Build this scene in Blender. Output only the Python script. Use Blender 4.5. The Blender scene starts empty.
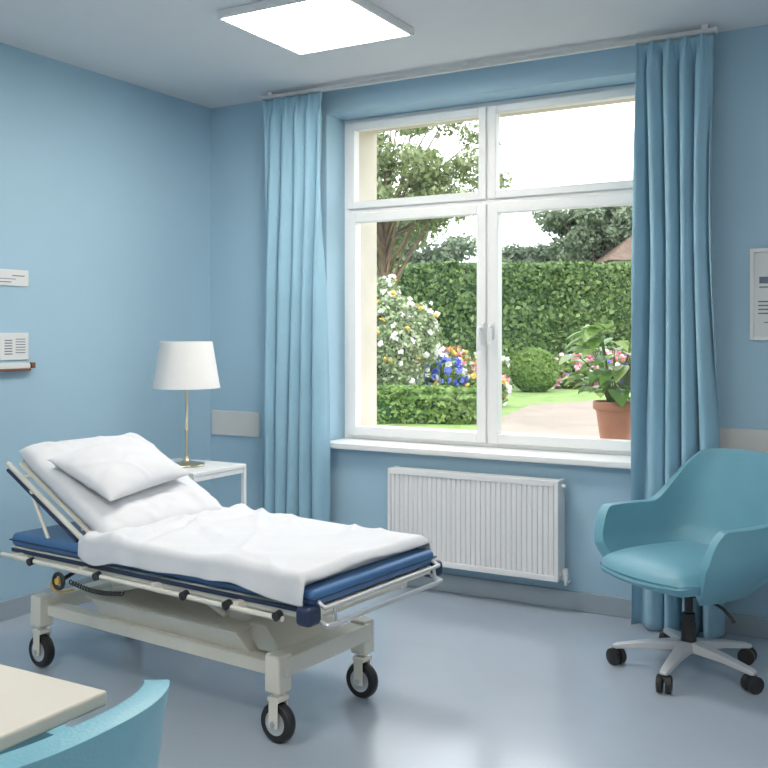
import bpy, math, random
import numpy as np
from mathutils import Vector, Matrix, noise
random.seed(7); rng=np.random.default_rng(7)
scene=bpy.context.scene
COL=scene.collection
try:
    scene.view_settings.view_transform='Standard'
    scene.view_settings.look='None'
except Exception: pass

# ------------------------------------------------------------ materials
def mat(name,col,rough=0.5,metal=0.0,var=0.0,vscale=8.0,bump=0.0,bscale=60.0,emit=0.0,coat=0.0,spec=0.5,sheen=0.0,trans=None):
    m=bpy.data.materials.new(name); m.use_nodes=True
    nt=m.node_tree; b=nt.nodes['Principled BSDF']
    b.inputs['Base Color'].default_value=(*col,1)
    b.inputs['Roughness'].default_value=rough
    b.inputs['Metallic'].default_value=metal
    b.inputs['Specular IOR Level'].default_value=spec
    b.inputs['Coat Weight'].default_value=coat
    b.inputs['Coat Roughness'].default_value=.12
    b.inputs['Sheen Weight'].default_value=sheen
    if emit>0:
        b.inputs['Emission Color'].default_value=(*col,1); b.inputs['Emission Strength'].default_value=emit
    tc=nt.nodes.new('ShaderNodeTexCoord')
    if var>0:
        n=nt.nodes.new('ShaderNodeTexNoise'); n.inputs['Scale'].default_value=vscale; n.inputs['Detail'].default_value=5
        r=nt.nodes.new('ShaderNodeValToRGB')
        r.color_ramp.elements[0].position=.3; r.color_ramp.elements[1].position=.7
        r.color_ramp.elements[0].color=(*[c*(1-var) for c in col],1)
        r.color_ramp.elements[1].color=(*[min(1,c*(1+var)) for c in col],1)
        nt.links.new(tc.outputs['Object'],n.inputs['Vector'])
        nt.links.new(n.outputs['Fac'],r.inputs['Fac']); nt.links.new(r.outputs['Color'],b.inputs['Base Color'])
    if bump>0:
        n2=nt.nodes.new('ShaderNodeTexNoise'); n2.inputs['Scale'].default_value=bscale; n2.inputs['Detail'].default_value=4
        bp=nt.nodes.new('ShaderNodeBump'); bp.inputs['Strength'].default_value=bump; bp.inputs['Distance'].default_value=0.01
        nt.links.new(tc.outputs['Object'],n2.inputs['Vector'])
        nt.links.new(n2.outputs['Fac'],bp.inputs['Height']); nt.links.new(bp.outputs['Normal'],b.inputs['Normal'])
    return m
def leafmat(name,cols,rough=0.55):
    m=bpy.data.materials.new(name); m.use_nodes=True
    nt=m.node_tree; b=nt.nodes['Principled BSDF']; b.inputs['Roughness'].default_value=rough
    g=nt.nodes.new('ShaderNodeNewGeometry'); r=nt.nodes.new('ShaderNodeValToRGB')
    cr=r.color_ramp
    while len(cr.elements)<len(cols): cr.elements.new(.5)
    for i,c in enumerate(cols):
        cr.elements[i].position=i/(len(cols)-1) if len(cols)>1 else 0; cr.elements[i].color=(*c,1)
    nt.links.new(g.outputs['Random Per Island'],r.inputs['Fac']); nt.links.new(r.outputs['Color'],b.inputs['Base Color'])
    t=nt.nodes.new('ShaderNodeBsdfTranslucent'); mx=nt.nodes.new('ShaderNodeMixShader'); mx.inputs[0].default_value=.3
    nt.links.new(r.outputs['Color'],t.inputs['Color'])
    out=nt.nodes['Material Output']
    nt.links.new(b.outputs[0],mx.inputs[1]); nt.links.new(t.outputs[0],mx.inputs[2]); nt.links.new(mx.outputs[0],out.inputs['Surface'])
    return m

M_wall=mat('wall_paint',(.385,.575,.71),.6,var=.02,vscale=1.5,bump=.05,bscale=120)
M_wall2=mat('rear_wall_paint',(.74,.76,.77),.6,var=.02,vscale=1.5,bump=.05,bscale=120)
M_ceil=mat('ceiling_paint',(.73,.745,.77),.8,var=.01)
M_floor=mat('vinyl_floor',(.41,.475,.56),.24,var=.05,vscale=1.2,bump=.02,bscale=18,coat=.35)
M_base=mat('baseboard_grey',(.36,.42,.48),.45,var=.03)
M_white=mat('white_gloss',(.84,.85,.86),.3,var=.01)
M_frame=mat('window_white',(.86,.87,.87),.35,var=.01)
M_cream=mat('cream_metal',(.80,.77,.68),.38,var=.03)
M_panel=mat('panel_beige',(.68,.68,.67),.5,var=.02)
M_ext=mat('exterior_plaster',(.66,.61,.52),.8,var=.06,vscale=5,bump=.2)
M_curt=mat('curtain_fabric',(.30,.515,.65),.75,var=.05,vscale=4,bump=.12,bscale=350,sheen=.25)
M_sheet=mat('white_linen',(.70,.715,.75),.8,var=.015,vscale=9,bump=.12,bscale=14,sheen=.05)
M_blue=mat('mattress_blue_vinyl',(.055,.15,.34),.4,var=.06)
M_navy=mat('navy_plastic',(.02,.035,.08),.4,var=.05)
M_black=mat('black_rubber',(.018,.018,.02),.45,var=.1)
M_chrome=mat('chrome',(.72,.73,.75),.18,1.0,var=.02)
M_brass=mat('brushed_brass',(.60,.52,.38),.28,1.0,var=.04)
M_shade=mat('lamp_shade',(.80,.80,.80),.8,var=.01,bump=.1,bscale=300)
M_chair=mat('teal_leather',(.165,.39,.49),.38,var=.06,vscale=5,bump=.12,bscale=140)
M_alu=mat('aluminium_grey',(.60,.61,.63),.35,.3,var=.02)
M_desk=mat('desk_laminate',(.60,.57,.51),.35,var=.03,vscale=3)
M_terra=mat('terracotta',(.48,.22,.14),.75,var=.1,bump=.2)
M_soil=mat('soil',(.05,.03,.02),.9,var=.3,vscale=40)
M_yellow=mat('yellow_plastic',(.70,.46,.08),.4,var=.03)
M_red=mat('wood_redbrown',(.22,.09,.05),.5,var=.2)
M_paper=mat('paper',(.76,.77,.77),.7,var=.01)
M_ink=mat('ink',(.16,.20,.26),.7,var=.1)
M_lawn=mat('lawn_grass',(.17,.27,.07),.9,var=.25,vscale=3,bump=.5,bscale=60)
M_patio=mat('patio_paving',(.245,.205,.165),.85,var=.12,vscale=2,bump=.2)
M_bark=mat('bark',(.16,.11,.07),.9,var=.3,vscale=6,bump=.5)
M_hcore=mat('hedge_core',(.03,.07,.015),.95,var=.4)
M_hill=mat('hill_trees_hazed',(.25,.33,.24),.95,var=.35,vscale=.6,bump=.6,bscale=1.2)  # distance haze is mixed into this lightened green
M_roof=mat('roof_tiles',(.13,.09,.065),.85,var=.25,vscale=4,bump=.4)
M_rad=mat('radiator_white',(.82,.83,.84),.35,var=.01)
M_light=bpy.data.materials.new('light_diffuser'); M_light.use_nodes=True
_b=M_light.node_tree.nodes['Principled BSDF']; _b.inputs['Emission Color'].default_value=(1,.94,.85,1); _b.inputs['Emission Strength'].default_value=30
M_glass=bpy.data.materials.new('window_glass'); M_glass.use_nodes=True
nt=M_glass.node_tree; nt.nodes.clear()
o=nt.nodes.new('ShaderNodeOutputMaterial'); t=nt.nodes.new('ShaderNodeBsdfTransparent'); g=nt.nodes.new('ShaderNodeBsdfGlossy'); mx=nt.nodes.new('ShaderNodeMixShader')
g.inputs['Roughness'].default_value=.02; mx.inputs[0].default_value=.04
nt.links.new(t.outputs[0],mx.inputs[1]); nt.links.new(g.outputs[0],mx.inputs[2]); nt.links.new(mx.outputs[0],o.inputs['Surface'])

# ------------------------------------------------------------ mesh helpers
def mk(name,verts,faces,m,parent=None,smooth=False,bevel=0,seg=3,subsurf=0,solid=0,loc=None,offset=-1):
    me=bpy.data.meshes.new(name); me.from_pydata([tuple(v) for v in verts],[],faces); me.update()
    ob=bpy.data.objects.new(name,me); COL.objects.link(ob)
    if m: me.materials.append(m)
    if smooth or bevel:
        for p in me.polygons: p.use_smooth=True
    if solid:
        s=ob.modifiers.new('s','SOLIDIFY'); s.thickness=solid; s.offset=offset
    if bevel:
        b=ob.modifiers.new('b','BEVEL'); b.width=bevel; b.segments=seg; b.limit_method='ANGLE'; b.angle_limit=math.radians(40)
        w=ob.modifiers.new('w','WEIGHTED_NORMAL'); w.keep_sharp=True
    if subsurf:
        s=ob.modifiers.new('ss','SUBSURF'); s.levels=subsurf; s.render_levels=subsurf
    if parent: ob.parent=parent
    if loc: ob.location=loc
    return ob
def boxvf(lo,hi,base=0):
    x0,y0,z0=lo; x1,y1,z1=hi
    v=[(x0,y0,z0),(x1,y0,z0),(x1,y1,z0),(x0,y1,z0),(x0,y0,z1),(x1,y0,z1),(x1,y1,z1),(x0,y1,z1)]
    f=[(0,3,2,1),(4,5,6,7),(0,1,5,4),(1,2,6,5),(2,3,7,6),(3,0,4,7)]
    return v,[tuple(i+base for i in q) for q in f]
def box(name,lo,hi,m,parent=None,bevel=.004,**k):
    v,f=boxvf(lo,hi); return mk(name,v,f,m,parent,bevel=bevel,**k)
def boxes(name,lst,m,parent=None,bevel=0,**k):
    V=[];F=[]
    for lo,hi in lst:
        v,f=boxvf(lo,hi,len(V)); V+=v;F+=f
    return mk(name,V,F,m,parent,bevel=bevel,**k)
def smoothpath(pts,n=8,closed=False):
    P=[Vector(p) for p in pts]; out=[]
    N=len(P); rngi=range(N if closed else N-1)
    for i in rngi:
        if closed: a,b,c,d=P[(i-1)%N],P[i],P[(i+1)%N],P[(i+2)%N]
        else: a,b,c,d=P[max(i-1,0)],P[i],P[i+1],P[min(i+2,N-1)]
        for k in range(n):
            t=k/n
            out.append(.5*((2*b)+(-a+c)*t+(2*a-5*b+4*c-d)*t*t+(-a+3*b-3*c+d)*t**3))
    if not closed: out.append(P[-1])
    return out
def tubevf(pts,r,seg=12,closed=False,base=0):
    P=[Vector(p) for p in pts]; N=len(P); V=[];F=[]
    rr=r if isinstance(r,(list,tuple)) else [r]*N
    prev=None
    for i in range(N):
        if closed: t=(P[(i+1)%N]-P[i-1])
        else: t=P[min(i+1,N-1)]-P[max(i-1,0)]
        t.normalize()
        if prev is None:
            a=Vector((0,0,1)) if abs(t.z)<.9 else Vector((1,0,0))
            u=t.cross(a).normalized()
        else:
            u=(prev-t*prev.dot(t)).normalized()
        prev=u; w=t.cross(u)
        for k in range(seg):
            an=2*math.pi*k/seg
            V.append(P[i]+rr[i]*(u*math.cos(an)+w*math.sin(an)))
    M=N if closed else N-1
    for i in range(M):
        for k in range(seg):
            a=i*seg+k;b=i*seg+(k+1)%seg;c=((i+1)%N)*seg+(k+1)%seg;d=((i+1)%N)*seg+k
            F.append((a+base,b+base,c+base,d+base))
    if not closed:
        F.append(tuple(base+k for k in range(seg))[::-1]); F.append(tuple(base+(N-1)*seg+k for k in range(seg)))
    return V,F
def tube(name,pts,r,m,parent=None,seg=12,closed=False):
    V,F=tubevf(pts,r,seg,closed); ob=mk(name,V,F,m,parent,smooth=True)
    e=ob.modifiers.new('e','EDGE_SPLIT'); e.split_angle=math.radians(60); return ob
def tubes(name,lst,m,parent=None,seg=10,zmin=None):
    V=[];F=[]
    for pts,r in lst:
        v,f=tubevf(pts,r,seg,False,len(V)); V+=v;F+=f
    if zmin is not None: V=[Vector((v.x,v.y,max(v.z,zmin))) for v in V]
    ob=mk(name,V,F,m,parent,smooth=True); e=ob.modifiers.new('e','EDGE_SPLIT'); e.split_angle=math.radians(60); return ob
def lathe(name,prof,m,parent=None,loc=(0,0,0),seg=40,rot=None):
    V=[];F=[];n=len(prof)
    for k in range(seg):
        an=2*math.pi*k/seg
        for r,z in prof: V.append((r*math.cos(an),r*math.sin(an),z))
    for k in range(seg):
        for i in range(n-1):
            a=k*n+i;b=((k+1)%seg)*n+i;F.append((a,b,b+1,a+1))
    ob=mk(name,V,F,m,parent,smooth=True,loc=loc)
    if rot: ob.rotation_euler=rot
    e=ob.modifiers.new('e','EDGE_SPLIT'); e.split_angle=math.radians(50)
    return ob
def empty(name,loc=(0,0,0),rz=0):
    e=bpy.data.objects.new(name,None); COL.objects.link(e); e.location=loc; e.rotation_euler=(0,0,rz); e.empty_display_size=.1; return e
def nz(x,y,z=0): return noise.noise(Vector((x,y,z)))

# ------------------------------------------------------------ room shell
H=2.80; RX=5.2; RY=-5.8
box('floor',(-.15,RY-.15,-.12),(RX+.15,.6,0),M_floor,bevel=0)
box('ceiling',(-.15,RY-.15,H),(RX+.15,.6,H+.15),M_ceil,bevel=0)
box('wall_left',(-.15,RY-.15,0),(0,.27,H),M_wall,bevel=0)
box('wall_right',(RX,RY-.15,0),(RX+.15,.27,H),M_wall2,bevel=0)
box('wall_rear',(0,RY-.15,0),(RX,RY,H),M_wall2,bevel=0)
WX0,WX1,WZ0,WZ1=.863,2.73,.735,2.665
boxes('wall_window',[((0,0,0),(WX0,.27,H)),((WX1,0,0),(RX,.27,H)),((WX0,0,0),(WX1,.27,WZ0)),((WX0,0,WZ1),(WX1,.27,H))],M_wall)
boxes('wall_exterior',[((-.15,.271,-.1),(WX0,.58,H)),((WX1,.271,-.1),(RX+.15,.58,H)),((WX0,.271,-.1),(WX1,.58,WZ0)),((WX0,.271,WZ1),(WX1,.58,H))],M_ext)
BH=.095
box('baseboard_window',(0,-.015,0),(RX,0,BH),M_base,bevel=.004)
box('baseboard_left',(0,RY,0),(.015,-.016,BH),M_base,bevel=.004)
box('baseboard_right',(RX-.015,RY,0),(RX,-.016,BH),M_base,bevel=.004)
box('baseboard_rear',(.016,RY,0),(RX-.016,RY+.015,BH),M_base,bevel=.004)
box('trim_1',(.02,-.012,.765),(.385,0,.915),M_panel,bevel=.003)
box('trim_2',(3.05,-.012,.82),(RX,0,.95),M_panel,bevel=.003)

# window
w=empty('window_1')
box('interior_sill',(WX0-.02,-.06,.735),(WX1+.02,.20,.768),M_frame,w,bevel=.006)
y0,y1=.195,.262; fz0=.768
fr=[((WX0,y0,fz0),(WX0+.05,y1,WZ1)),((WX1-.045,y0,fz0),(WX1,y1,WZ1)),((WX0+.05,y0,fz0),(WX1-.045,y1,fz0+.04)),((WX0+.05,y0,WZ1-.045),(WX1-.045,y1,WZ1)),
    ((1.765,y0,fz0+.04),(1.83,y1,WZ1-.045)),
    ((WX0+.05,y0,2.09),(1.765,y1,2.145)),((1.83,y0,2.09),(WX1-.045,y1,2.145))]
boxes('outer_frame',fr,M_frame,w,bevel=.004)
def sash(nm,xa,xb,za,zb,t=.042):
    ya,yb=.175,.235
    boxes(nm,[((xa,ya,za),(xa+t,yb,zb)),((xb-t,ya,za),(xb,yb,zb)),((xa+t,ya,za),(xb-t,yb,za+t)),((xa+t,ya,zb-t),(xb-t,yb,zb))],M_frame,w,bevel=.005)
    box(nm+'_glass',(xa+t-.004,.205,za+t-.004),(xb-t+.004,.209,zb-t+.004),M_glass,w,bevel=0)
sash('sash_1',WX0+.035,1.789,.79,2.105,.055); sash('sash_2',1.806,WX1-.03,.79,2.105,.055)
sash('sash_3',WX0+.035,1.789,2.13,2.64,.045); sash('sash_4',1.806,WX1-.03,2.13,2.64,.042)
box('handle_plate',(1.760,.160,1.34),(1.785,.175,1.45),M_white,w,bevel=.004)
tube('handle_lever',smoothpath([(1.772,.165,1.42),(1.772,.120,1.42),(1.772,.112,1.40),(1.772,.112,1.30)],6),.010,M_white,w)
box('handle_plate_b',(1.82,.163,1.36),(1.84,.175,1.45),M_white,w,bevel=.004)
tube('handle_lever_b',smoothpath([(1.83,.165,1.43),(1.83,.13,1.43),(1.83,.122,1.41),(1.83,.122,1.33)],6),.007,M_white,w)
box('exterior_sill',(WX0-.1,.262,.74),(WX1+.1,.76,.795),M_ext,w,bevel=.006)

# curtain rod
cr=empty('curtain_rod')
boxes('rail',[((.50,-.155,2.760),(3.060,-.125,2.780))],M_panel,cr,bevel=.003)
boxes('end_caps',[((.492,-.158,2.757),(.50,-.122,2.783)),((3.060,-.158,2.757),(3.068,-.122,2.783))],M_white,cr,bevel=.002)
boxes('brackets',[((.55,-.15,2.780),(.58,-.10,H)),((1.8,-.15,2.780),(1.83,-.10,H)),((3.00,-.15,2.780),(3.03,-.10,H))],M_frame,cr)
def curtain(x0t,x1t,x0b,x1b,npl,seed,yc=-.135):
    nu,nv=300,90; V=[];F=[]; zt,zb=2.757,.012
    for j in range(nv+1):
        tv=j/nv; z=zt+(zb-zt)*(tv**1.25); q=(zt-z)/(zt-zb)
        head=min(1,q/.05); hs=head*head*(3-2*head)
        mid=min(1,q/.35)
        xa=x0t+(x0b-x0t)*q+.010*math.sin(math.pi*min(1,q*1.6)); xb=x1t+(x1b-x1t)*q-.012*math.sin(math.pi*min(1,q*1.6))
        for i in range(nu+1):
            u=i/nu
            c=math.cos(2*math.pi*npl*u)
            hd=max(0,c)**3*.024+max(0,c)**2*.012*math.cos(2*math.pi*npl*u*5)
            ph=2*math.pi*npl*(u+.13*nz(u*2.2,seed,q*.9)*mid)+.9*mid*nz(u*4,seed+5,q*1.2)
            s=math.cos(ph); s2=math.cos(2*ph+1.3+2*nz(u*2,seed+9,q*2))
            A=.030+.018*mid*(1+1.3*nz(u*3,seed+3,q*1.1))
            body=A*(math.copysign(abs(s)**.75,s))+.012*s2*(1-.3*mid)
            y=yc-(hd*(1-hs)+body*hs)
            y=min(max(y,-.215),-.07)
            x=xa+(xb-xa)*u+.010*hs*math.sin(ph)
            V.append((x,y,z))
    for j in range(nv):
        for i in range(nu):
            a=j*(nu+1)+i;F.append((a,a+1,a+nu+2,a+nu+1))
    return mk('curtain',V,F,M_curt,smooth=True,solid=.004)
curtain(.53,.935,.48,.945,5.0,1.3)
curtain(2.705,3.050,2.665,3.10,4.6,8.7)

# radiator
rd=empty('radiator',(1.34,-.115,.16))
L,Hh=.97,.50
V=[];F=[]
n=33
prof=[]
for i in range(n):
    xa=.02+(L-.04)*i/n; wd=(L-.04)/n
    prof+=[(xa,0),(xa+wd*.12,-.008),(xa+wd*.72,-.008),(xa+wd*.84,0)]
prof.append((L-.02,0))
for (x,y) in prof: V+= [(x,y,.03),(x,y,Hh-.03)]
for i in range(len(prof)-1): F.append((2*i,2*i+2,2*i+3,2*i+1))
mk('front_panel',V,F,M_rad,rd)
boxes('casing',[((0,-.012,0),(.02,.09,Hh)),((L-.02,-.012,0),(L,.09,Hh)),((.02,-.012,0),(L-.02,0,.03)),((.02,-.012,Hh-.03),(L-.02,0,Hh)),((.02,.078,.02),(L-.02,.09,Hh-.01))],M_rad,rd,bevel=.003)
boxes('top_grille',[((.02,.0+.012*k,Hh-.012),(L-.02,.006+.012*k,Hh-.002)) for k in range(7)]+[((.03+.15*k,0,Hh-.014),(.035+.15*k,.08,Hh-.006)) for k in range(7)],M_rad,rd)
boxes('brackets',[((.15,.09,.1),(.18,.114,.42)),((.78,.09,.1),(.81,.114,.42))],M_rad,rd)
tube('valve_body',[(L,.04,.03),(L+.03,.04,.03)],.012,M_chrome,rd)
tube('valve_head',[(L+.02,.04,.0),(L+.02,.04,.06)],.014,M_white,rd)
tube('pipe',[(L+.02,.04,.03),(L+.02,.04,-.02),(L+.02,.106,-.02)],.007,M_white,rd)
tube('bleed',[(L,.04,Hh-.03),(L+.02,.04,Hh-.03)],.01,M_white,rd)

# ceiling light and added fill panels
def clight(x0,y0,s=.64):
    e=empty('ceiling_light_or_fill_panel',(x0,y0,0))
    z0=H-.035;t=.016
    boxes('housing',[((0,0,z0),(t,s,H)),((s-t,0,z0),(s,s,H)),((t,0,z0),(s-t,t,H)),((t,s-t,z0),(s-t,s,H))],M_white,e,bevel=.002)
    box('diffuser',(t,t,z0+.002),(s-t,s-t,z0+.008),M_light,e,bevel=0)
clight(1.20,-1.40); clight(3.6,-3.6); clight(1.2,-4.2)  # first is the room's fixture; the other two are added, unseen fill light

# wall signs
def sign(name,ya,yb,za,zb,lines):
    e=empty(name,(0,ya,za)); wdt=yb-ya; hh=zb-za
    box('panel',(0,0,0),(.008,wdt,hh),M_paper,e,bevel=.002)
    L=[]
    for (a,b,c,d) in lines: L.append(((.008,a*wdt,c*hh),(.0095,b*wdt,d*hh)))
    boxes('printing',L,M_ink,e)
sign('wall_sign',-1.66,-1.40,1.625,1.705,[(.1,.6,.2,.25),(.1,.7,.4,.44),(.62,.9,.6,.66)])
ln=[]
for k in range(6): ln.append((.45,.62,.2+.1*k,.24+.1*k)); ln.append((.70,.92,.25+.1*k,.28+.1*k))
sign('notice_board',-1.66,-1.40,1.262,1.395,ln)
ws=empty('wall_shelf_rail',(0,-1.71,1.222))
box('ledge',(0,0,0),(.035,.30,.018),M_panel,ws,bevel=.002); box('front_strip',(.035,0,-.002),(.042,.29,.026),M_paper,ws,bevel=.002)
box('end_cap',(0,.30,-.002),(.043,.325,.026),M_red,ws,bevel=.003)
box('lower_strip',(.0,0,-.014),(.040,.30,-.002),M_red,ws,bevel=.002)

# picture frame
pf=empty('picture_frame',(3.19,-.025,1.36))
W,Hp=.36,.42;t=.018
boxes('frame',[((0,0,0),(t,.025,Hp)),((W-t,0,0),(W,.025,Hp)),((t,0,0),(W-t,.025,t)),((t,0,Hp-t),(W-t,.025,Hp))],M_white,pf,bevel=.003)
box('print',(t,.012,t),(W-t,.022,Hp-t),M_paper,pf,bevel=0)
boxes('drawing',[((.035,.010,.12+.018*k),(.055+.02*(k%3)+.09,.012,.126+.018*k)) for k in range(4)]+[((.04,.010,.24),(.27,.012,.246)),((.04,.010,.26),(.09,.012,.29)),((.12,.010,.255),(.18,.012,.30)),((.22,.010,.25),(.25,.012,.28)),((.06,.01,.08),(.24,.012,.084))],M_ink,pf)

# ------------------------------------------------------------ side table + lamp
tb=empty('side_table',(.38,-1.13,0)); TX,TY,TZ=.46,.41,.72
box('top',(0,0,TZ-.02),(TX,TY,TZ),M_white,tb,bevel=.004)
lg=[]
for x in (.0,TX-.02):
    for y in (.0,TY-.02): lg.append(((x,y,0),(x+.02,y+.02,TZ-.02)))
lg+=[((.02,.003,TZ-.045),(TX-.02,.017,TZ-.02)),((.02,TY-.017,TZ-.045),(TX-.02,TY-.003,TZ-.02)),((.003,.02,TZ-.045),(.017,TY-.02,TZ-.02)),((TX-.017,.02,TZ-.045),(TX-.003,TY-.02,TZ-.02)),
     ((.003,.02,.2),(.017,TY-.02,.215)),((TX-.017,.02,.2),(TX-.003,TY-.02,.215))]
boxes('legs',lg,M_white,tb,bevel=.002)
box('lower_shelf',(.003,.003,.215),(TX-.003,TY-.003,.23),M_white,tb,bevel=.002)
lp=empty('table_lamp',(.62,-.93,.72))
lathe('base',[(0,0),(.088,0),(.092,.004),(.090,.010),(.06,.016),(.03,.020),(.018,.028),(.012,.04),(.009,.05)],M_brass,lp)
lathe('stem',[(.0075,.045),(.0075,.17),(.011,.175),(.011,.185),(.0075,.19),(.0075,.38),(.014,.385),(.018,.41),(.018,.45),(0,.452)],M_brass,lp,seg=20)
lathe('shade',[(.170,.395),(.130,.632),(.127,.632),(.167,.395),(.170,.395)],M_shade,lp,seg=64)
lathe('bulb',[(0,.45),(.014,.455),(.02,.48),(.03,.52),(.022,.55),(0,.56)],M_white,lp,seg=20)
tubes('shade_ring',[([(0,0,.60),(.128*math.cos(a),.128*math.sin(a),.615)],.0025) for a in (0,2.094,4.189)],M_brass,lp,6)

# ------------------------------------------------------------ hospital bed
bed=empty('hospital_bed',(1.355,-1.716,0),math.radians(-5))
def caster(nm,x,y,parent,r=.068,w_=.038,swy=0.0):
    lathe(nm+'_tyre',[(r-.026,-w_/2),(r-.006,-w_/2),(r,-w_/4),(r,w_/4),(r-.006,w_/2),(r-.026,w_/2)],M_black,parent,(x,y,r),32,(math.pi/2,0,swy))
    lathe(nm+'_hub',[(0,-w_/2+.003),(r-.034,-w_/2+.003),(r-.025,-w_/2+.0),(r-.025,w_/2),(r-.034,w_/2-.003),(0,w_/2-.003)],M_alu,parent,(x,y,r),32,(math.pi/2,0,swy))
    lathe(nm+'_axle',[(0,-w_/2-.014),(.010,-w_/2-.014),(.010,w_/2+.014),(0,w_/2+.014)],M_chrome,parent,(x,y,r),16,(math.pi/2,0,swy))
    boxes(nm+'_fork',[((x-.02,y-w_/2-.010,r-.015),(x+.02,y-w_/2-.004,r*2+.012)),((x-.02,y+w_/2+.004,r-.015),(x+.02,y+w_/2+.010,r*2+.012)),((x-.026,y-w_/2-.010,r*2+.006),(x+.026,y+w_/2+.010,r*2+.022))],M_cream,parent,bevel=.003)
k=0
for x in (-.65,.65):
    for y in (-.243,.243):
        k+=1; caster('caster_%d'%k,x,y,bed)
        tube('caster_stem_%d'%k,[(x,y,.15),(x,y,.19)],.020,M_cream,bed)
        box('leg_%d'%k,(x-.034,y-.034,.172),(x+.034,y+.034,.30),M_cream,bed,bevel=.008)
boxes('chassis',[((-.685,-.24,.225),(-.615,.24,.29)),((.61,-.24,.225),(.69,.24,.29)),((-.62,-.24,.215),(.62,-.175,.262)),((-.62,.175,.215),(.62,.24,.262))],M_cream,bed,bevel=.006)
def prism(nm,bot,top,m,parent,bevel=.008):
    V=[(bot[0],bot[2],bot[4]),(bot[1],bot[2],bot[4]),(bot[1],bot[3],bot[4]),(bot[0],bot[3],bot[4]),
       (top[0],top[2],top[4]),(top[1],top[2],top[4]),(top[1],top[3],top[4]),(top[0],top[3],top[4])]
    return mk(nm,V,[(0,3,2,1),(4,5,6,7),(0,1,5,4),(1,2,6,5),(2,3,7,6),(3,0,4,7)],m,parent,bevel=bevel)
prism('lift_housing',(-.32,.50,-.20,.20,.24),(-.35,.44,-.235,.235,.335),M_cream,bed)
prism('lift_cover',(-.37,.46,-.245,.245,.333),(-.36,.43,-.21,.21,.352),M_cream,bed,.004)
prism('lift_column_head',(-.33,-.24,-.14,.14,.35),(-.38,-.29,-.14,.14,.46),M_cream,bed)
prism('lift_column_foot',(.31,.42,-.16,.16,.34),(.36,.45,-.16,.16,.46),M_cream,bed)
prism('foot_plate',(.50,.62,-.18,.18,.27),(.40,.52,-.16,.16,.35),M_cream,bed,.004)
tubes('scissor_struts',[([(-.28,-.17,.36),(.05,-.17,.46)],.014),([(-.28,.17,.36),(.05,.17,.46)],.014),([(.34,-.17,.36),(.10,-.17,.46)],.014)],M_cream,bed)
boxes('subframe',[((-.55,-.27,.445),(.84,-.23,.485)),((-.55,.23,.445),(.84,.27,.485)),((-.35,-.23,.45),(-.28,.23,.48)),((.38,-.23,.45),(.45,.23,.48)),((.80,-.23,.45),(.84,.23,.48)),((-.55,-.23,.45),(-.51,.23,.48))],M_cream,bed,bevel=.004)
boxes('deck_frame',[((-.68,-.365,.485),(.90,-.33,.520)),((-.68,.33,.485),(.90,.365,.520)),((-.68,-.33,.49),(-.64,.33,.515)),((.86,-.33,.49),(.90,.33,.515)),((-.64,-.33,.507),(.86,.33,.518))],M_cream,bed,bevel=.004)
boxes('side_strip',[((-.67,-.372,.503),(.86,-.366,.518)),((-.67,.366,.503),(.86,.372,.518))],M_navy,bed)
box('blue_mattress',(-.69,-.365,.52),(.905,.365,.575),M_blue,bed,bevel=.022,seg=5)
box('mattress_piping',(-.693,-.369,.545),(.908,.369,.550),M_navy,bed,bevel=.002)
box('flat_sheet_mattress',(-.24,-.345,.572),(.84,.345,.612),M_sheet,bed,bevel=.015,seg=4)
for sy,nm in ((-1,'near'),(1,'far')):
    tube('side_rail_'+nm,[(-.70,sy*.395,.492),(.80,sy*.395,.480)],.009,M_cream,bed)
    boxes('rail_mounts_'+nm,[((x-.012,min(sy*.36,sy*.40),.48),(x+.012,max(sy*.36,sy*.40),.505)) for x in (-.6,-.2,.2,.6)],M_cream,bed,bevel=.002)
knobs=[]
for x in (-.50,-.10,.361,.564,.784): knobs.append(([(x,-.388,.491),(x,-.412,.487)],.015))
tubes('rail_knobs',knobs,M_black,bed,16)
for sy in (-1,1):
    box('corner_bumper_%d'%(sy+2),(.855,sy*.37-.035,.468),(.918,sy*.37+.035,.53),M_navy,bed,bevel=.018,seg=4)
def loop(z,ex):
    return smoothpath([(.90,-.34,z+.015),(.90+ex*.7,-.34,z),(.90+ex,-.31,z-.002),(.90+ex,0,z-.002),(.90+ex,.31,z-.002),(.90+ex*.7,.34,z),(.90,.34,z+.015)],6)
tube('foot_rail_upper',loop(.525,.035),.007,M_alu,bed)
tube('foot_rail_lower',loop(.47,.045),.008,M_alu,bed)
tubes('foot_rail_posts',[([(.935,y,.523),(.945,y,.468)],.006) for y in (-.3,.30)],M_alu,bed,8)
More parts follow.
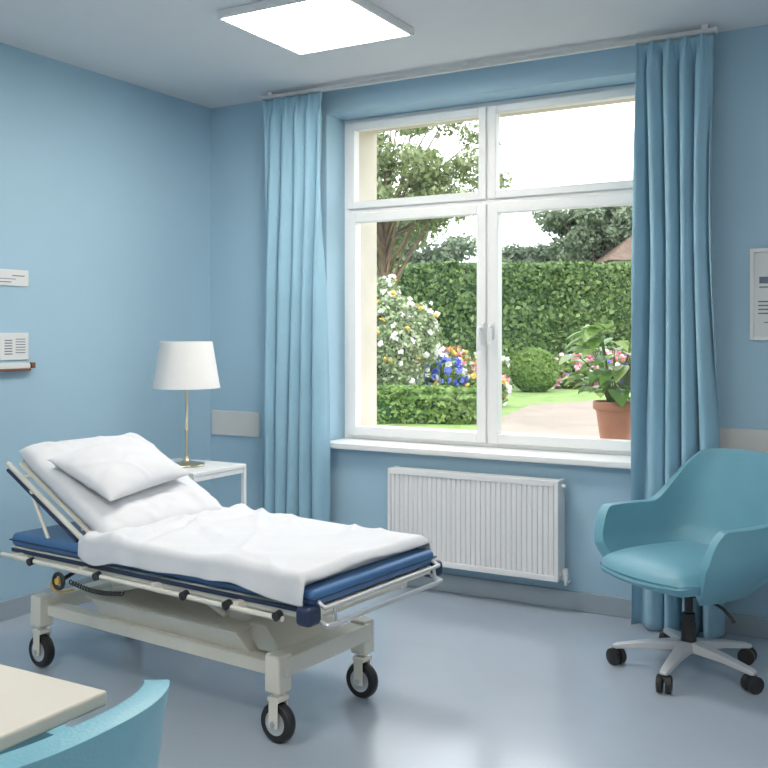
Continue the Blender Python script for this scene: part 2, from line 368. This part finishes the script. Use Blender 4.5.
# backrest
ang=math.radians(28); al=Vector((-math.cos(ang),0,math.sin(ang))); nn=Vector((math.sin(ang),0,math.cos(ang))); pv=Vector((-.20,0,.583))
def slab(nm,a0,a1,n0,n1,hw,m,bevel,seg=4,sub=0):
    V=[]
    for nn_ in (n0,n1):
        for a in (a0,a1):
            for s in (-hw,hw): V.append(pv+al*a+nn*nn_+Vector((0,s,0)))
    F=[(0,1,3,2),(4,6,7,5),(0,4,5,1),(2,3,7,6),(0,2,6,4),(1,5,7,3)]
    return mk(nm,V,F,m,bed,bevel=bevel,seg=seg)
slab('backrest_plate',.02,.58,-.012,.004,.31,M_cream,.004)
def softslab(nm,a0,a1,n0,n1,hw,m,na=36,nb=40,wr=.006,seed=0):
    V=[];F=[]
    for side in (1,0):
        for i in range(na+1):
            for j in range(nb+1):
                u=i/na*2-1; v=j/nb*2-1
                e=(1-abs(u)**10)**.5*(1-abs(v)**10)**.5
                mid=(n0+n1)/2; hlf=(n1-n0)/2
                nrm=mid+(hlf*e if side else -hlf*e)
                if side:
                    rg=max(0,1-abs(nz(u*1.5+v,v*1.2-u,seed+8))*6)
                    nrm+=e*wr*(nz(u*3,v*3,seed)+.6*nz(u*7,v*6,seed+4)+.9*rg*rg)
                rr=1-.03*(abs(u)**6)*(abs(v)**6)
                V.append(pv+al*(a0+(a1-a0)*(u*rr+1)/2)+nn*nrm+Vector((0,hw*v*rr,0)))
    N=(na+1)*(nb+1)
    for i in range(na):
        for j in range(nb):
            a=i*(nb+1)+j; q=(a,a+1,a+nb+2,a+nb+1)
            F.append(q[::-1]); F.append(tuple(x+N for x in q))
    ob=mk(nm,V,F,m,bed,smooth=True)
    wd=ob.modifiers.new('wd','WELD'); wd.merge_threshold=.0008
    return ob
softslab('backrest_mattress',-.05,.605,.0,.095,.325,M_sheet,wr=.011,seed=2)
for s in (-1,1):
    tube('backrest_tube_%d'%(s+2),[pv+al*.0+nn*-.022+Vector((0,s*.335,0)),pv+al*.61+nn*-.022+Vector((0,s*.335,0))],.011,M_cream,bed)
    tube('backrest_arm_%d'%(s+2),[pv+al*.42+nn*-.03+Vector((0,s*.34,0)),(-.45,s*.34,.535)],.008,M_cream,bed)
    tube('backrest_dark_tube_%d'%(s+2),[pv+al*.08+nn*-.04+Vector((0,s*.342,0)),pv+al*.59+nn*-.04+Vector((0,s*.342,0))],.007,M_navy,bed)
tubes('backrest_strut',[([pv+al*.33+nn*-.02,(-.20,0,.50)],.013),([pv+al*.12+nn*-.02+Vector((0,-.3,0)),pv+al*.12+nn*-.02+Vector((0,.3,0))],.008),([pv+al*.5+nn*-.02+Vector((0,-.33,0)),pv+al*.5+nn*-.02+Vector((0,.33,0))],.008)],M_cream,bed)
an_=[(.028*math.cos(a),0,.028*math.sin(a)) for a in np.linspace(0,2*math.pi,25)[:-1]]
tube('lever_ring',[(-.30+p[0],-.42,.445+p[2]) for p in an_],.008,M_black,bed,closed=True)
tube('lever_cap',[(-.30,-.43,.445),(-.30,-.405,.445)],.013,M_yellow,bed)
tube('lever_arm',[(-.30,-.41,.445),(-.30,-.30,.48)],.008,M_black,bed)
coil=[(-.26+.30*t_, -.40+.007*math.cos(t_*120), .445-.015*math.sin(t_*math.pi)+.007*math.sin(t_*120)) for t_ in np.linspace(0,1,240)]
tube('coiled_cable',coil,.0025,M_black,bed,6)
tube('hose',smoothpath([(-.33,-.40,.46),(-.36,-.41,.42),(-.33,-.40,.395),(-.26,-.38,.41)],8),.004,M_yellow,bed)
# draped sheet
def sheet():
    nx,ns=190,180; x0,x1=-.235,.872; hwf=.352; V=[];F=[]
    TOPZ=.621
    for i in range(nx+1):
        u=i/nx; x=x0+(x1-x0)*u
        bunch=math.exp(-((x+.03)/.13)**2)
        hn=.044+.008*math.sin(x*6+.6)+.012*nz(x*5,3.1)+.035*math.exp(-((x+.14)/.09)**2)+.030*math.exp(-((x-.80)/.13)**2)
        hf=.07+.02*nz(x*6,9)
        r=.026
        for j in range(ns+1):
            s=j/ns*2-1
            side=-1 if s<0 else 1
            h=hn if side<0 else hf
            tot=hwf+r*math.pi/2+h; d=abs(s)*tot
            drop=0
            if d<hwf: y=d; z=TOPZ
            elif d<hwf+r*math.pi/2:
                a=(d-hwf)/r; y=hwf+r*math.sin(a); z=TOPZ-r*(1-math.cos(a)); drop=a/(math.pi/2)*.5
            else:
                dd=d-hwf-r*math.pi/2; y=hwf+r; z=TOPZ-r-dd; drop=.5+.5*min(1,dd/.03)
                y+=(.004+.005*(math.sin(x*30+3*nz(x*4,1))))*min(1,dd/.05)
            y*=side
            wr=.006*abs(nz(x*3+y*2,y*4,1.7))+.008*max(0,nz(x*5-y*5,y*2.5,5.2))
            wr+=bunch*(.010+.030*abs(nz(x*8+y*3,y*4,7.7))+.006*math.sin(x*42+y*10+4*nz(x*4,y*4)))
            for (sx,sy_,sd) in ((1.9,1.6,3.3),(1.5,-1.8,6.6),(3.0,.8,9.9)):
                ridge=1-abs(nz(x*sx+y*sy_,y*.9-x*.6,sd))*8
                if ridge>0: wr+=.010*ridge**1.5
            z+=wr*(1-drop)
            y+=side*wr*.4*drop
            ee=max(0,(x-(x1-.035))/.035); z-=.030*ee*ee*(1-drop)
            e2=max(0,((x0+.03)-x)/.03); z-=.012*e2*(1-drop)
            V.append((x+.010*nz(y*5,x*2,4)*(1 if u>.9 else .3),y,z))
    for i in range(nx):
        for j in range(ns):
            a=i*(ns+1)+j;F.append((a,a+1,a+ns+2,a+ns+1))
    F=[f[::-1] for f in F]
    return mk('draped_sheet',V,F,M_sheet,bed,smooth=True,solid=.004)
sheet()
# pillow
def pillow():
    V=[];F=[];n=54
    for side in (1,-1):
        for i in range(n+1):
            for j in range(n+1):
                u=i/n*2-1;v=j/n*2-1
                e=max(0,(1-abs(u)**2.6))**.55*max(0,(1-abs(v)**2.6))**.55
                px=u*.175*(1-.07*(1-v*v)*abs(u))
                py=v*.255*(1-.07*(1-u*u)*abs(v))
                rg=max(0,1-abs(nz(u*.9+v*.6,v*.8-u*.4,12.5))*6)
                h=.068*e+e*.009*(nz(u*2.0,v*2.0,side)+.35*nz(u*5,v*4,side+3)+.7*rg*rg) + .004*e*math.sin(5*u+3*v+3*nz(u*2,v*2))
                V.append((px,py,side*h*(1 if side>0 else .8)))
    N=(n+1)**2
    for i in range(n):
        for j in range(n):
            a=i*(n+1)+j;q=(a,a+n+1,a+n+2,a+1);F.append(q);F.append(tuple(x+N for x in q)[::-1])
    ob=mk('pillow',V,F,M_sheet,bed,smooth=True)
    wd=ob.modifiers.new('wd','WELD'); wd.merge_threshold=.001
    c=pv+al*.275+nn*.136+Vector((0,-.050,0))
    R=Matrix((( -al.x,0,nn.x),(-al.y,1,nn.y),(-al.z,0,nn.z))).to_4x4()
    ob.matrix_local=Matrix.Translation(c)@R@Matrix.Rotation(math.radians(10),4,'Z')@Matrix.Rotation(math.radians(-3),4,'Y')
pillow()

# ------------------------------------------------------------ shell chairs
def sst(a,b,x):
    t=min(1,max(0,(x-a)/(b-a))); return t*t*(3-2*t)
def shell_chair(name,loc,ang,sh=0.0,caster0=0):
    e=empty(name,loc,ang)
    def U(s):
        a=abs(s); sg=1 if s>=0 else -1
        if a>.5:
            t=(a-.5)/.5; return (-.05+.27*t, sg*(.285+.012*math.sin(t*math.pi)-.02*t*t))
        t=a/.5*math.pi/2
        return (-.05-.235*(math.cos(t)**.85 if math.cos(t)>1e-6 else 0), sg*.285*math.sin(t)**.8)
    ns,nv=110,22; V=[];F=[]
    for i in range(ns+1):
        s=-1+2*i/ns; a=abs(s); ux,uy=U(s)
        bk=1-sst(.20,.55,a)
        hz=.660+.225*(1-sst(.23,.47,a))-.012*min(1,(a/.3)**2)
        if a>.84: hz-=.14*((a-.84)/.16)**2.2
        for j in range(nv+1):
            v=j/nv
            zb=.37
            z=zb+(hz-zb)*v
            zz=(z-zb)/(.90-zb)
            sc=.62+.38*math.sin(min(1,zz*3.0)*math.pi/2)
            lean=-.11*bk*max(0,zz-.25)
            V.append((ux*sc*(1.04 if ux<0 else 1)+lean, uy*sc*(1+.04*min(1,zz*2))*(1-.08*bk*max(0,zz-.4)/.6), z))
    for i in range(ns):
        for j in range(nv):
            a=i*(nv+1)+j;F.append((a,a+1,a+nv+2,a+nv+1))
    ob=mk('back_shell',V,F,M_chair,e,smooth=True,solid=.044,offset=1)
    bv=ob.modifiers.new('b','BEVEL'); bv.width=.019; bv.segments=4; bv.limit_method='ANGLE'; bv.angle_limit=math.radians(50)
    V=[];F=[];n=30
    for side in (1,-1):
        for i in range(n+1):
            for j in range(n+1):
                u=i/n*2-1;v=j/n*2-1
                x=u*math.sqrt(1-v*v*.28);y=v*math.sqrt(1-u*u*.28)
                ed=max(abs(u),abs(v))
                h=(1-ed**6)**.5
                V.append((.03+.285*x,.262*y,.43+side*.058*h+(.008*(1-ed*ed) if side>0 else 0)-(.02*max(0,x)**3 if side>0 else 0)))
    N=(n+1)**2
    for i in range(n):
        for j in range(n):
            a=i*(n+1)+j;q=(a,a+n+1,a+n+2,a+1);F.append(q);F.append(tuple(x+N for x in q)[::-1])
    ob=mk('seat_cushion',V,F,M_chair,e,smooth=True); ob.modifiers.new('wd','WELD').merge_threshold=.0008
    lathe('seat_pan',[(0,.335),(.10,.335),(.19,.36),(.215,.385),(0,.385)],M_chair,e)
    lathe('column',[(0,.10),(.030,.10),(.030,.20),(.026,.205),(.026,.24),(.017,.245),(.017,.31),(.05,.315),(.05,.336),(0,.336)],M_black,e,seg=28)
    lathe('hub',[(0,.085),(.042,.085),(.045,.10),(.040,.125),(0,.13)],M_alu,e,seg=28)
    tube('tilt_lever',smoothpath([(.0,.03,.325),(.02,.17,.315),(.02,.21,.30),(.02,.25,.27)],6),.007,M_black,e,8)
    for q in range(5):
        a=caster0-ang+math.radians(72)*q; c,s_=math.cos(a),math.sin(a); pr=(-s_,c)
        V=[]
        for rr,hw,zt,zb in ((.03,.028,.130,.088),(.16,.022,.112,.084),(.285,.017,.088,.068),(.30,.013,.082,.070)):
            for sx in (-1,1):
                for z in (zb,zt): V.append((rr*c+pr[0]*hw*sx,rr*s_+pr[1]*hw*sx,z))
        F=[(0,1,3,2),(12,14,15,13)]
        for b in (0,4,8): F+=[(b,b+4,b+5,b+1),(b+2,b+3,b+7,b+6),(b+1,b+5,b+7,b+3),(b,b+2,b+6,b+4)]
        mk('base_leg_%d'%q,V,F,M_alu,e,bevel=.004)
        tube('caster_pin_%d'%q,[(.285*c,.285*s_,.05),(.285*c,.285*s_,.075)],.008,M_black,e,8)
        wc=Vector((.285*c,.285*s_,.034)); ta=a+.8+q; tx=Vector((math.cos(ta),math.sin(ta),0))
        tubes('caster_wheel_%d'%q,[([wc-tx*.030,wc-tx*.026,wc-tx*.008,wc-tx*.005],[.024,.034,.034,.03]),([wc+tx*.005,wc+tx*.008,wc+tx*.026,wc+tx*.030],[.03,.034,.034,.024]),([wc-tx*.02+Vector((0,0,.02)),wc+tx*.02+Vector((0,0,.02))],.016)],M_black,e,20)
    return e
shell_chair('office_chair',(3.045,-.62,0),math.radians(-122),caster0=math.radians(192)).scale=(1.02,1.02,1)
shell_chair('office_chair',(2.40,-3.625,0),math.radians(180),caster0=math.radians(30)).scale=(1,1,.89)

# foreground desk
dk=empty('desk',(1.325,-4.35,0)); DX,DY,DZ=1.30,.93,.745
box('top',(0,0,DZ-.028),(DX,DY,DZ),M_desk,dk,bevel=.006)
boxes('legs',[((.1,.08,0),(.14,DY-.08,.03)),((.1,DY/2-.04,.03),(.14,DY/2+.04,DZ-.03)),((.60,.08,0),(.64,DY-.08,.03)),((.60,DY/2-.04,.03),(.64,DY/2+.04,DZ-.03)),((.14,DY/2-.015,.55),(.60,DY/2+.015,.62))],M_alu,dk,bevel=.004)

# ------------------------------------------------------------ garden
GZ=.2
def leaves(name,centers,normals,size,m,parent=None,jit=.9,asp=.6,extra=None):
    C=np.array(centers,float); n=len(C)
    N=np.array(normals,float)+rng.normal(0,jit,(n,3)); N/=np.linalg.norm(N,axis=1)[:,None]
    A=rng.normal(0,1,(n,3)); T=np.cross(N,A); T/=np.linalg.norm(T,axis=1)[:,None]; B=np.cross(N,T)
    s=(size*(.6+.8*rng.random(n)))[:,None]
    V=np.empty((n,4,3)); V[:,0]=C-T*s; V[:,1]=C+B*s*asp+N*s*.15; V[:,2]=C+T*s; V[:,3]=C-B*s*asp+N*s*.15
    if parent:
        V[:,:,2]=np.maximum(V[:,:,2],GZ-parent.location.z+.002+.0*C[:,None,0])
    me=bpy.data.meshes.new(name); me.vertices.add(4*n); me.vertices.foreach_set('co',V.reshape(-1))
    me.loops.add(4*n); me.loops.foreach_set('vertex_index',np.arange(4*n,dtype=np.int32))
    me.polygons.add(n); me.polygons.foreach_set('loop_start',np.arange(0,4*n,4,dtype=np.int32)); me.polygons.foreach_set('loop_total',np.full(n,4,dtype=np.int32))
    me.update(); me.validate(); me.materials.append(m)
    ob=bpy.data.objects.new(name,me); COL.objects.link(ob)
    if parent: ob.parent=parent
    return ob
L_hedge=leafmat('hedge_leaves',[(.04,.085,.02),(.085,.16,.04),(.15,.24,.07),(.24,.34,.12)])
L_tree=leafmat('tree_leaves',[(.12,.155,.07),(.19,.245,.10),(.27,.33,.15),(.38,.42,.23)])
L_tree2=leafmat('far_tree_leaves_hazed',[(.13,.175,.115),(.18,.24,.15),(.26,.32,.21)])  # leaf greens lightened to carry painted-in haze
L_shrub=leafmat('shrub_leaves',[(.14,.22,.09),(.23,.31,.14),(.33,.40,.22),(.46,.51,.34)])
L_box=leafmat('box_leaves',[(.09,.17,.03),(.15,.26,.05),(.25,.36,.10)])
L_white=leafmat('white_petals',[(.80,.78,.74),(.85,.85,.83)])
L_blue=leafmat('blue_petals',[(.07,.10,.50),(.14,.18,.65),(.28,.33,.75)])
L_pink=leafmat('pink_petals',[(.58,.10,.17),(.66,.28,.38),(.7,.55,.6),(.62,.12,.09)])
L_yel=leafmat('yellow_petals',[(.7,.40,.06),(.7,.58,.14),(.7,.27,.08)])
L_pot=leafmat('pot_plant_leaves',[(.12,.29,.05),(.21,.40,.08),(.34,.52,.15),(.46,.60,.22)],.35)

box('lawn',(-60,.77,GZ-.3),(40,70,GZ),M_lawn,bevel=0)
pts=[(-.6,.78),(7,.78),(6,13.6),(-.826,13.34),(-1.9,10.43),(-.737,5.1)]
mk('patio',[(x,y,GZ+.022) for x,y in pts]+[(x,y,GZ+.001) for x,y in pts],[tuple(range(6))]+[(i,i+6,(i+1)%6+6,(i+1)%6) for i in range(6)],M_patio)
TH=math.radians(29.7)
def hedge(name,loc,rz,L,T,Hh,n,size,m):
    e=empty(name,loc,rz)
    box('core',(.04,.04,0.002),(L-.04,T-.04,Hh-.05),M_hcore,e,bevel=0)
    P=[];N=[]
    ar=[L*Hh,L*T,T*Hh,T*Hh,L*Hh*.1]; tot=sum(ar)
    for _ in range(n):
        q=random.random()*tot
        a,b=random.random(),random.random(); d=random.uniform(-.06,.08)
        if q<ar[0]:
            bul=.16*noise.noise(Vector((a*L*.8,b*Hh*1.2,0)))
            P.append((a*L,-d-bul,b*Hh));N.append((0,-1,.3))
        elif q<ar[0]+ar[1]: P.append((a*L,b*T,Hh+d+.10*noise.noise(Vector((a*L,b,3)))));N.append((0,-.2,1))
        elif q<ar[0]+ar[1]+ar[2]: P.append((-d,a*T,b*Hh));N.append((-1,0,.3))
        elif q<tot-ar[4]: P.append((L+d,a*T,b*Hh));N.append((1,0,.3))
        else: P.append((a*L,T+d,b*Hh));N.append((0,1,.3))
    leaves('foliage',P,N,size,m,e,jit=.9)
hedge('hedge',(-13.2,17.8,GZ),TH,17,1.3,3.2,42000,.085,L_hedge)
hedge('box_hedge',(-3.9,5.55,GZ),TH,3.0,.55,.38,9000,.038,L_box)
def blob(name,loc,rad,n,size,m,parent=None,fill=.35):
    e=parent or empty(name,loc)
    P=[];N=[]
    for _ in range(n):
        v=Vector((random.gauss(0,1),random.gauss(0,1),random.gauss(0,1))).normalized()
        r=1-fill*random.random()**1.5+ .25*noise.noise(v*2.2+Vector(loc))*(fill>.1)
        P.append((v.x*rad[0]*r,v.y*rad[1]*r,v.z*rad[2]*r));N.append(tuple(v))
    leaves('foliage',P,N,size,m,e,jit=.7); return e
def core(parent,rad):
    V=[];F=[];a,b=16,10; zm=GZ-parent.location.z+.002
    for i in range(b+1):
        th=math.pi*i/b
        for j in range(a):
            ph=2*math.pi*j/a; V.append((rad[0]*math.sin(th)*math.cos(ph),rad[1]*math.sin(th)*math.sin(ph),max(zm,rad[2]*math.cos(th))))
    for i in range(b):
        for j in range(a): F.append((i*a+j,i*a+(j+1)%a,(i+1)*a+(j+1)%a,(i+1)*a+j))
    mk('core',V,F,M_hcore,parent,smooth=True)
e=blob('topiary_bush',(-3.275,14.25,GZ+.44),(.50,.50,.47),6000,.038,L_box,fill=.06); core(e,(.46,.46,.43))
def shrub(loc,rad,n,fl,size=.045,lm=None,fs=.036):
    e=empty('flowering_shrub',loc)
    blob('s',loc,rad,n,size,lm or L_shrub,parent=e,fill=.6)
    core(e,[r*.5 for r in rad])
    for mm,cnt in fl:
        P=[];N=[]
        for _ in range(cnt):
            v=Vector((random.gauss(0,1),random.gauss(0,1),random.gauss(0,1)+.2)).normalized(); r=1.03+random.uniform(-.13,.12)+.2*noise.noise(v*2.2+Vector(loc))
            c=Vector((v.x*rad[0]*r,v.y*rad[1]*r,v.z*rad[2]*r))
            for q in range(6):
                P.append(tuple(c+Vector([random.uniform(-.024,.024) for _ in range(3)])));N.append(tuple(v))
        leaves('blossom',P,N,fs,mm,e,jit=.9,asp=.8)
shrub((-3.20,7.95,GZ+.92),(.58,.6,.85),8000,[(L_white,80),(L_yel,30)],.036)
shrub((-2.85,8.25,GZ+1.15),(.34,.3,.50),2600,[(L_white,36),(L_yel,20)],.034)
shrub((-3.35,8.1,GZ+1.65),(.28,.3,.40),1500,[(L_white,24),(L_yel,6)],.034)
shrub((-4.1,7.3,GZ+1.0),(.8,.7,1.1),6500,[(L_white,90),(L_pink,25)],.04)
shrub((-3.15,9.35,GZ+.40),(.50,.45,.50),3000,[(L_blue,170),(L_white,30),(L_yel,20)],.035,L_box,.045)
shrub((-2.6,9.9,GZ+.28),(.5,.35,.33),2500,[(L_yel,60),(L_white,50),(L_pink,40)],.035,L_box,.042)
shrub((-4.5,10.4,GZ+.6),(.8,.6,.8),4000,[(L_white,60),(L_yel,40)])
shrub((-5.0,13.2,GZ+.40),(.9,.5,.50),3000,[(L_yel,80),(L_pink,80),(L_white,40)],.04,L_box,.05)
shrub((-3.3,15.9,GZ+.30),(.9,.5,.38),3000,[(L_pink,130),(L_white,60),(L_blue,30)],.04,L_box,.055)
shrub((-2.2,16.5,GZ+.32),(1.0,.6,.42),3000,[(L_pink,150),(L_white,90),(L_blue,50)],.04,L_box,.055)
shrub((-.6,17.4,GZ+.28),(1.1,.6,.36),3000,[(L_pink,150),(L_white,90)],.04,L_box,.05)
shrub((-5.2,15.6,GZ+.3),(1.4,.5,.42),2500,[(L_yel,60),(L_white,60),(L_pink,40)],.04,L_box,.05)
fb=empty('white_flower',(-2.80,8.80,1.14))
V=[(0,0,0)];F=[]
for kk in range(6):
    a=2*math.pi*kk/6+.3;b0=len(V)
    for (r,da) in ((.03,-.4),(.11,-.32),(.15,0),(.11,.32),(.03,.4)):
        V.append((r*math.cos(a+da)*.87,-.02-r*.1+r*math.cos(a+da)*.49,r*math.sin(a+da)))
    F.append((0,b0,b0+1,b0+2,b0+3,b0+4))
mk('petals',V,F,L_white,fb)
tube('stalk',[(0,0,0),(.02,.02,-.5),(0,.0,-.93)],.008,L_box,fb,6)
def tree(name,loc,hgt,crown,nclus,nl,size,lm,seed,trunk=.2,cr=.75,low=0.0):
    random.seed(seed); e=empty(name,loc)
    T=[]
    ctr=Vector((0,0,hgt-crown[2]))
    T.append((smoothpath([(0,0,0.004),(.05,.0,hgt*.25),(-.08,.05,hgt*.45),(0,0,hgt*.7)],5),[trunk*(1-.7*i/15) for i in range(16)]))
    P=[];N=[]
    for c in range(nclus):
        v=Vector((random.gauss(0,1),random.gauss(0,1),random.gauss(0,1))).normalized()*(random.random()**.45)
        p=ctr+Vector((v.x*crown[0],v.y*crown[1],v.z*crown[2]))
        st=Vector((0,0,hgt*random.uniform(.25,.6)))
        mid=(st+p)/2+Vector((0,0,.15*random.random()))
        pp=smoothpath([st,mid,p],4); T.append((pp,[trunk*.28*(1-.85*i/(len(pp)-1)) for i in range(len(pp))]))
        rc=random.uniform(.6,1.1)*cr
        for _ in range(nl):
            w_=Vector((random.gauss(0,1),random.gauss(0,1),random.gauss(0,.7)))
            w_=w_.normalized()*(random.random()**.4)*rc; w_.z*=.7
            P.append(tuple(p+w_));N.append((w_.x,w_.y,w_.z+.4))
    tubes('trunk_and_branches',T,M_bark,e,8,zmin=.004)
    leaves('foliage',P,N,size,lm,e,jit=.8)
    random.seed(seed+100)
tree('oak_tree',(-5.9,12.6,GZ),6.5,(2.4,2.1,2.0),56,310,.056,L_tree,3,.13,.58)
tree('oak_tree',(-9.6,14.0,GZ),6.4,(2.6,2.2,2.1),40,330,.062,L_tree,11,.20,.7)
tree('garden_tree',(-14.5,27,GZ),6.3,(3.6,2.2,2.0),46,480,.10,L_tree2,21,.3,.95)
tree('garden_tree',(-6.9,30.2,GZ),6.5,(2.0,1.5,1.4),36,480,.085,L_tree2,31,.25,.7)
tree('garden_tree',(-4.6,32.5,GZ),6.6,(2.2,1.5,1.4),34,480,.085,L_tree2,36,.25,.7)
tree('garden_tree',(-10.5,31.5,GZ),4.7,(2.2,1.5,1.0),30,420,.085,L_tree2,38,.25,.7)
tree('garden_tree',(-18,31,GZ),6.8,(3.0,2.2,2.0),30,300,.12,L_tree2,41,.3,.95)
V=[];F=[];nx=80;ny=12
for j in range(ny+1):
    for i in range(nx+1):
        x=-60+i*1.6; y=44+j*3.0
        hgt_=(7.6+1.4*nz(x*.09,y*.05)+1.0*nz(x*.35,y*.2,2)+.6*nz(x*.9,y*.4,5))*math.sin(math.pi*min(1,(j+.4)/ny*.7))
        V.append((x,y,max(.21,hgt_)))
for j in range(ny):
    for i in range(nx):
        a=j*(nx+1)+i;F.append((a,a+1,a+nx+2,a+nx+1))
mk('wooded_hill',V,F,M_hill,smooth=True)
hs=empty('neighbour_house',(-5.5,27.0,GZ+.003),TH)
box('walls',(0.3,.3,0),(6.7,5.7,3.8),M_ext,hs,bevel=0)
mk('roof',[(0,0,3.7),(7,0,3.7),(7,6,3.7),(0,6,3.7),(1.6,2.4,5.0),(7,2.4,5.0)],[(0,1,5,4),(1,2,5),(2,3,4,5),(3,0,4),(0,3,2,1)],M_roof,hs)

# potted plant
pp=empty('potted_plant',(2.40,.56,.796))
lathe('pot',[(0,0),(.080,0),(.084,.01),(.108,.175),(.120,.178),(.124,.185),(.124,.218),(.118,.224),(.108,.220),(.104,.195),(0,.195)],M_terra,pp)
lathe('soil',[(0,.2),(.103,.198)],M_soil,pp)
random.seed(5)
ST=[];V=[];F=[]
for i in range(96):
    a=random.random()*2*math.pi
    h=.25+.38*random.random(); rad=.05+.14*math.sin(math.pi*min(1,(h-.16)/.55))*random.uniform(.4,1.1)
    p=Vector((rad*1.1*math.cos(a),rad*.7*math.sin(a),h))
    st=Vector((.03*math.cos(a),.03*math.sin(a),.19))
    if i%2==0: ST.append((smoothpath([st,(st+p)/2+Vector((0,0,.05)),p],4),.0032))
    d=Vector((math.cos(a+random.uniform(-.6,.6)),math.sin(a+random.uniform(-.6,.6)),random.uniform(-.25,.6))).normalized()
    sd=d.cross(Vector((0,0,1))).normalized(); up=sd.cross(d)
    Lf=random.uniform(.10,.155); Wf=Lf*.38; b0=len(V)
    prof=[(0,.05),(.15,.65),(.4,1),(.65,.82),(.88,.35),(1,.02)]
    for (t_,ww) in prof:
        c=p+d*Lf*t_-Vector((0,0,1))*Lf*.35*t_*t_
        V+= [c-sd*Wf*ww+up*Wf*.35*ww, c, c+sd*Wf*ww+up*Wf*.35*ww]
    for r in range(5):
        o_=b0+3*r; F+=[(o_,o_+1,o_+4,o_+3),(o_+1,o_+2,o_+5,o_+4)]
V=[Vector((min(v.x,.31),max(v.y,-.27),v.z)) for v in V]
mk('leaves',V,F,L_pot,pp,smooth=True)
tubes('stems',ST,L_box,pp,6)

# ------------------------------------------------------------ lighting
wd=bpy.data.worlds.new('World'); scene.world=wd; wd.use_nodes=True
bg=wd.node_tree.nodes['Background']; bg.inputs[0].default_value=(.91,.95,1,1); bg.inputs[1].default_value=3.9
sn=bpy.data.lights.new('sun','SUN'); sn.energy=1.8; sn.angle=.03; sn.color=(1,.95,.85)
so=bpy.data.objects.new('sun',sn); COL.objects.link(so)
so.rotation_euler=Vector((-.35,.62,-.72)).to_track_quat('-Z','Y').to_euler()
pl=bpy.data.lights.new('window_portal','AREA'); pl.shape='RECTANGLE'; pl.size=WX1-WX0; pl.size_y=WZ1-WZ0
pl.cycles.is_portal=True
po=bpy.data.objects.new('window_portal',pl); COL.objects.link(po); po.location=((WX0+WX1)/2,.60,(WZ0+WZ1)/2); po.rotation_euler=(math.radians(-90),0,0)

cam=bpy.data.cameras.new('camera'); cam.lens=45; cam.sensor_width=36; cam.shift_y=-.064; cam.clip_start=.02; cam.clip_end=300
co=bpy.data.objects.new('camera',cam); COL.objects.link(co); co.location=(3.914,-4.676,1.385); co.rotation_euler=(math.radians(90),0,math.radians(29.7))
scene.camera=co
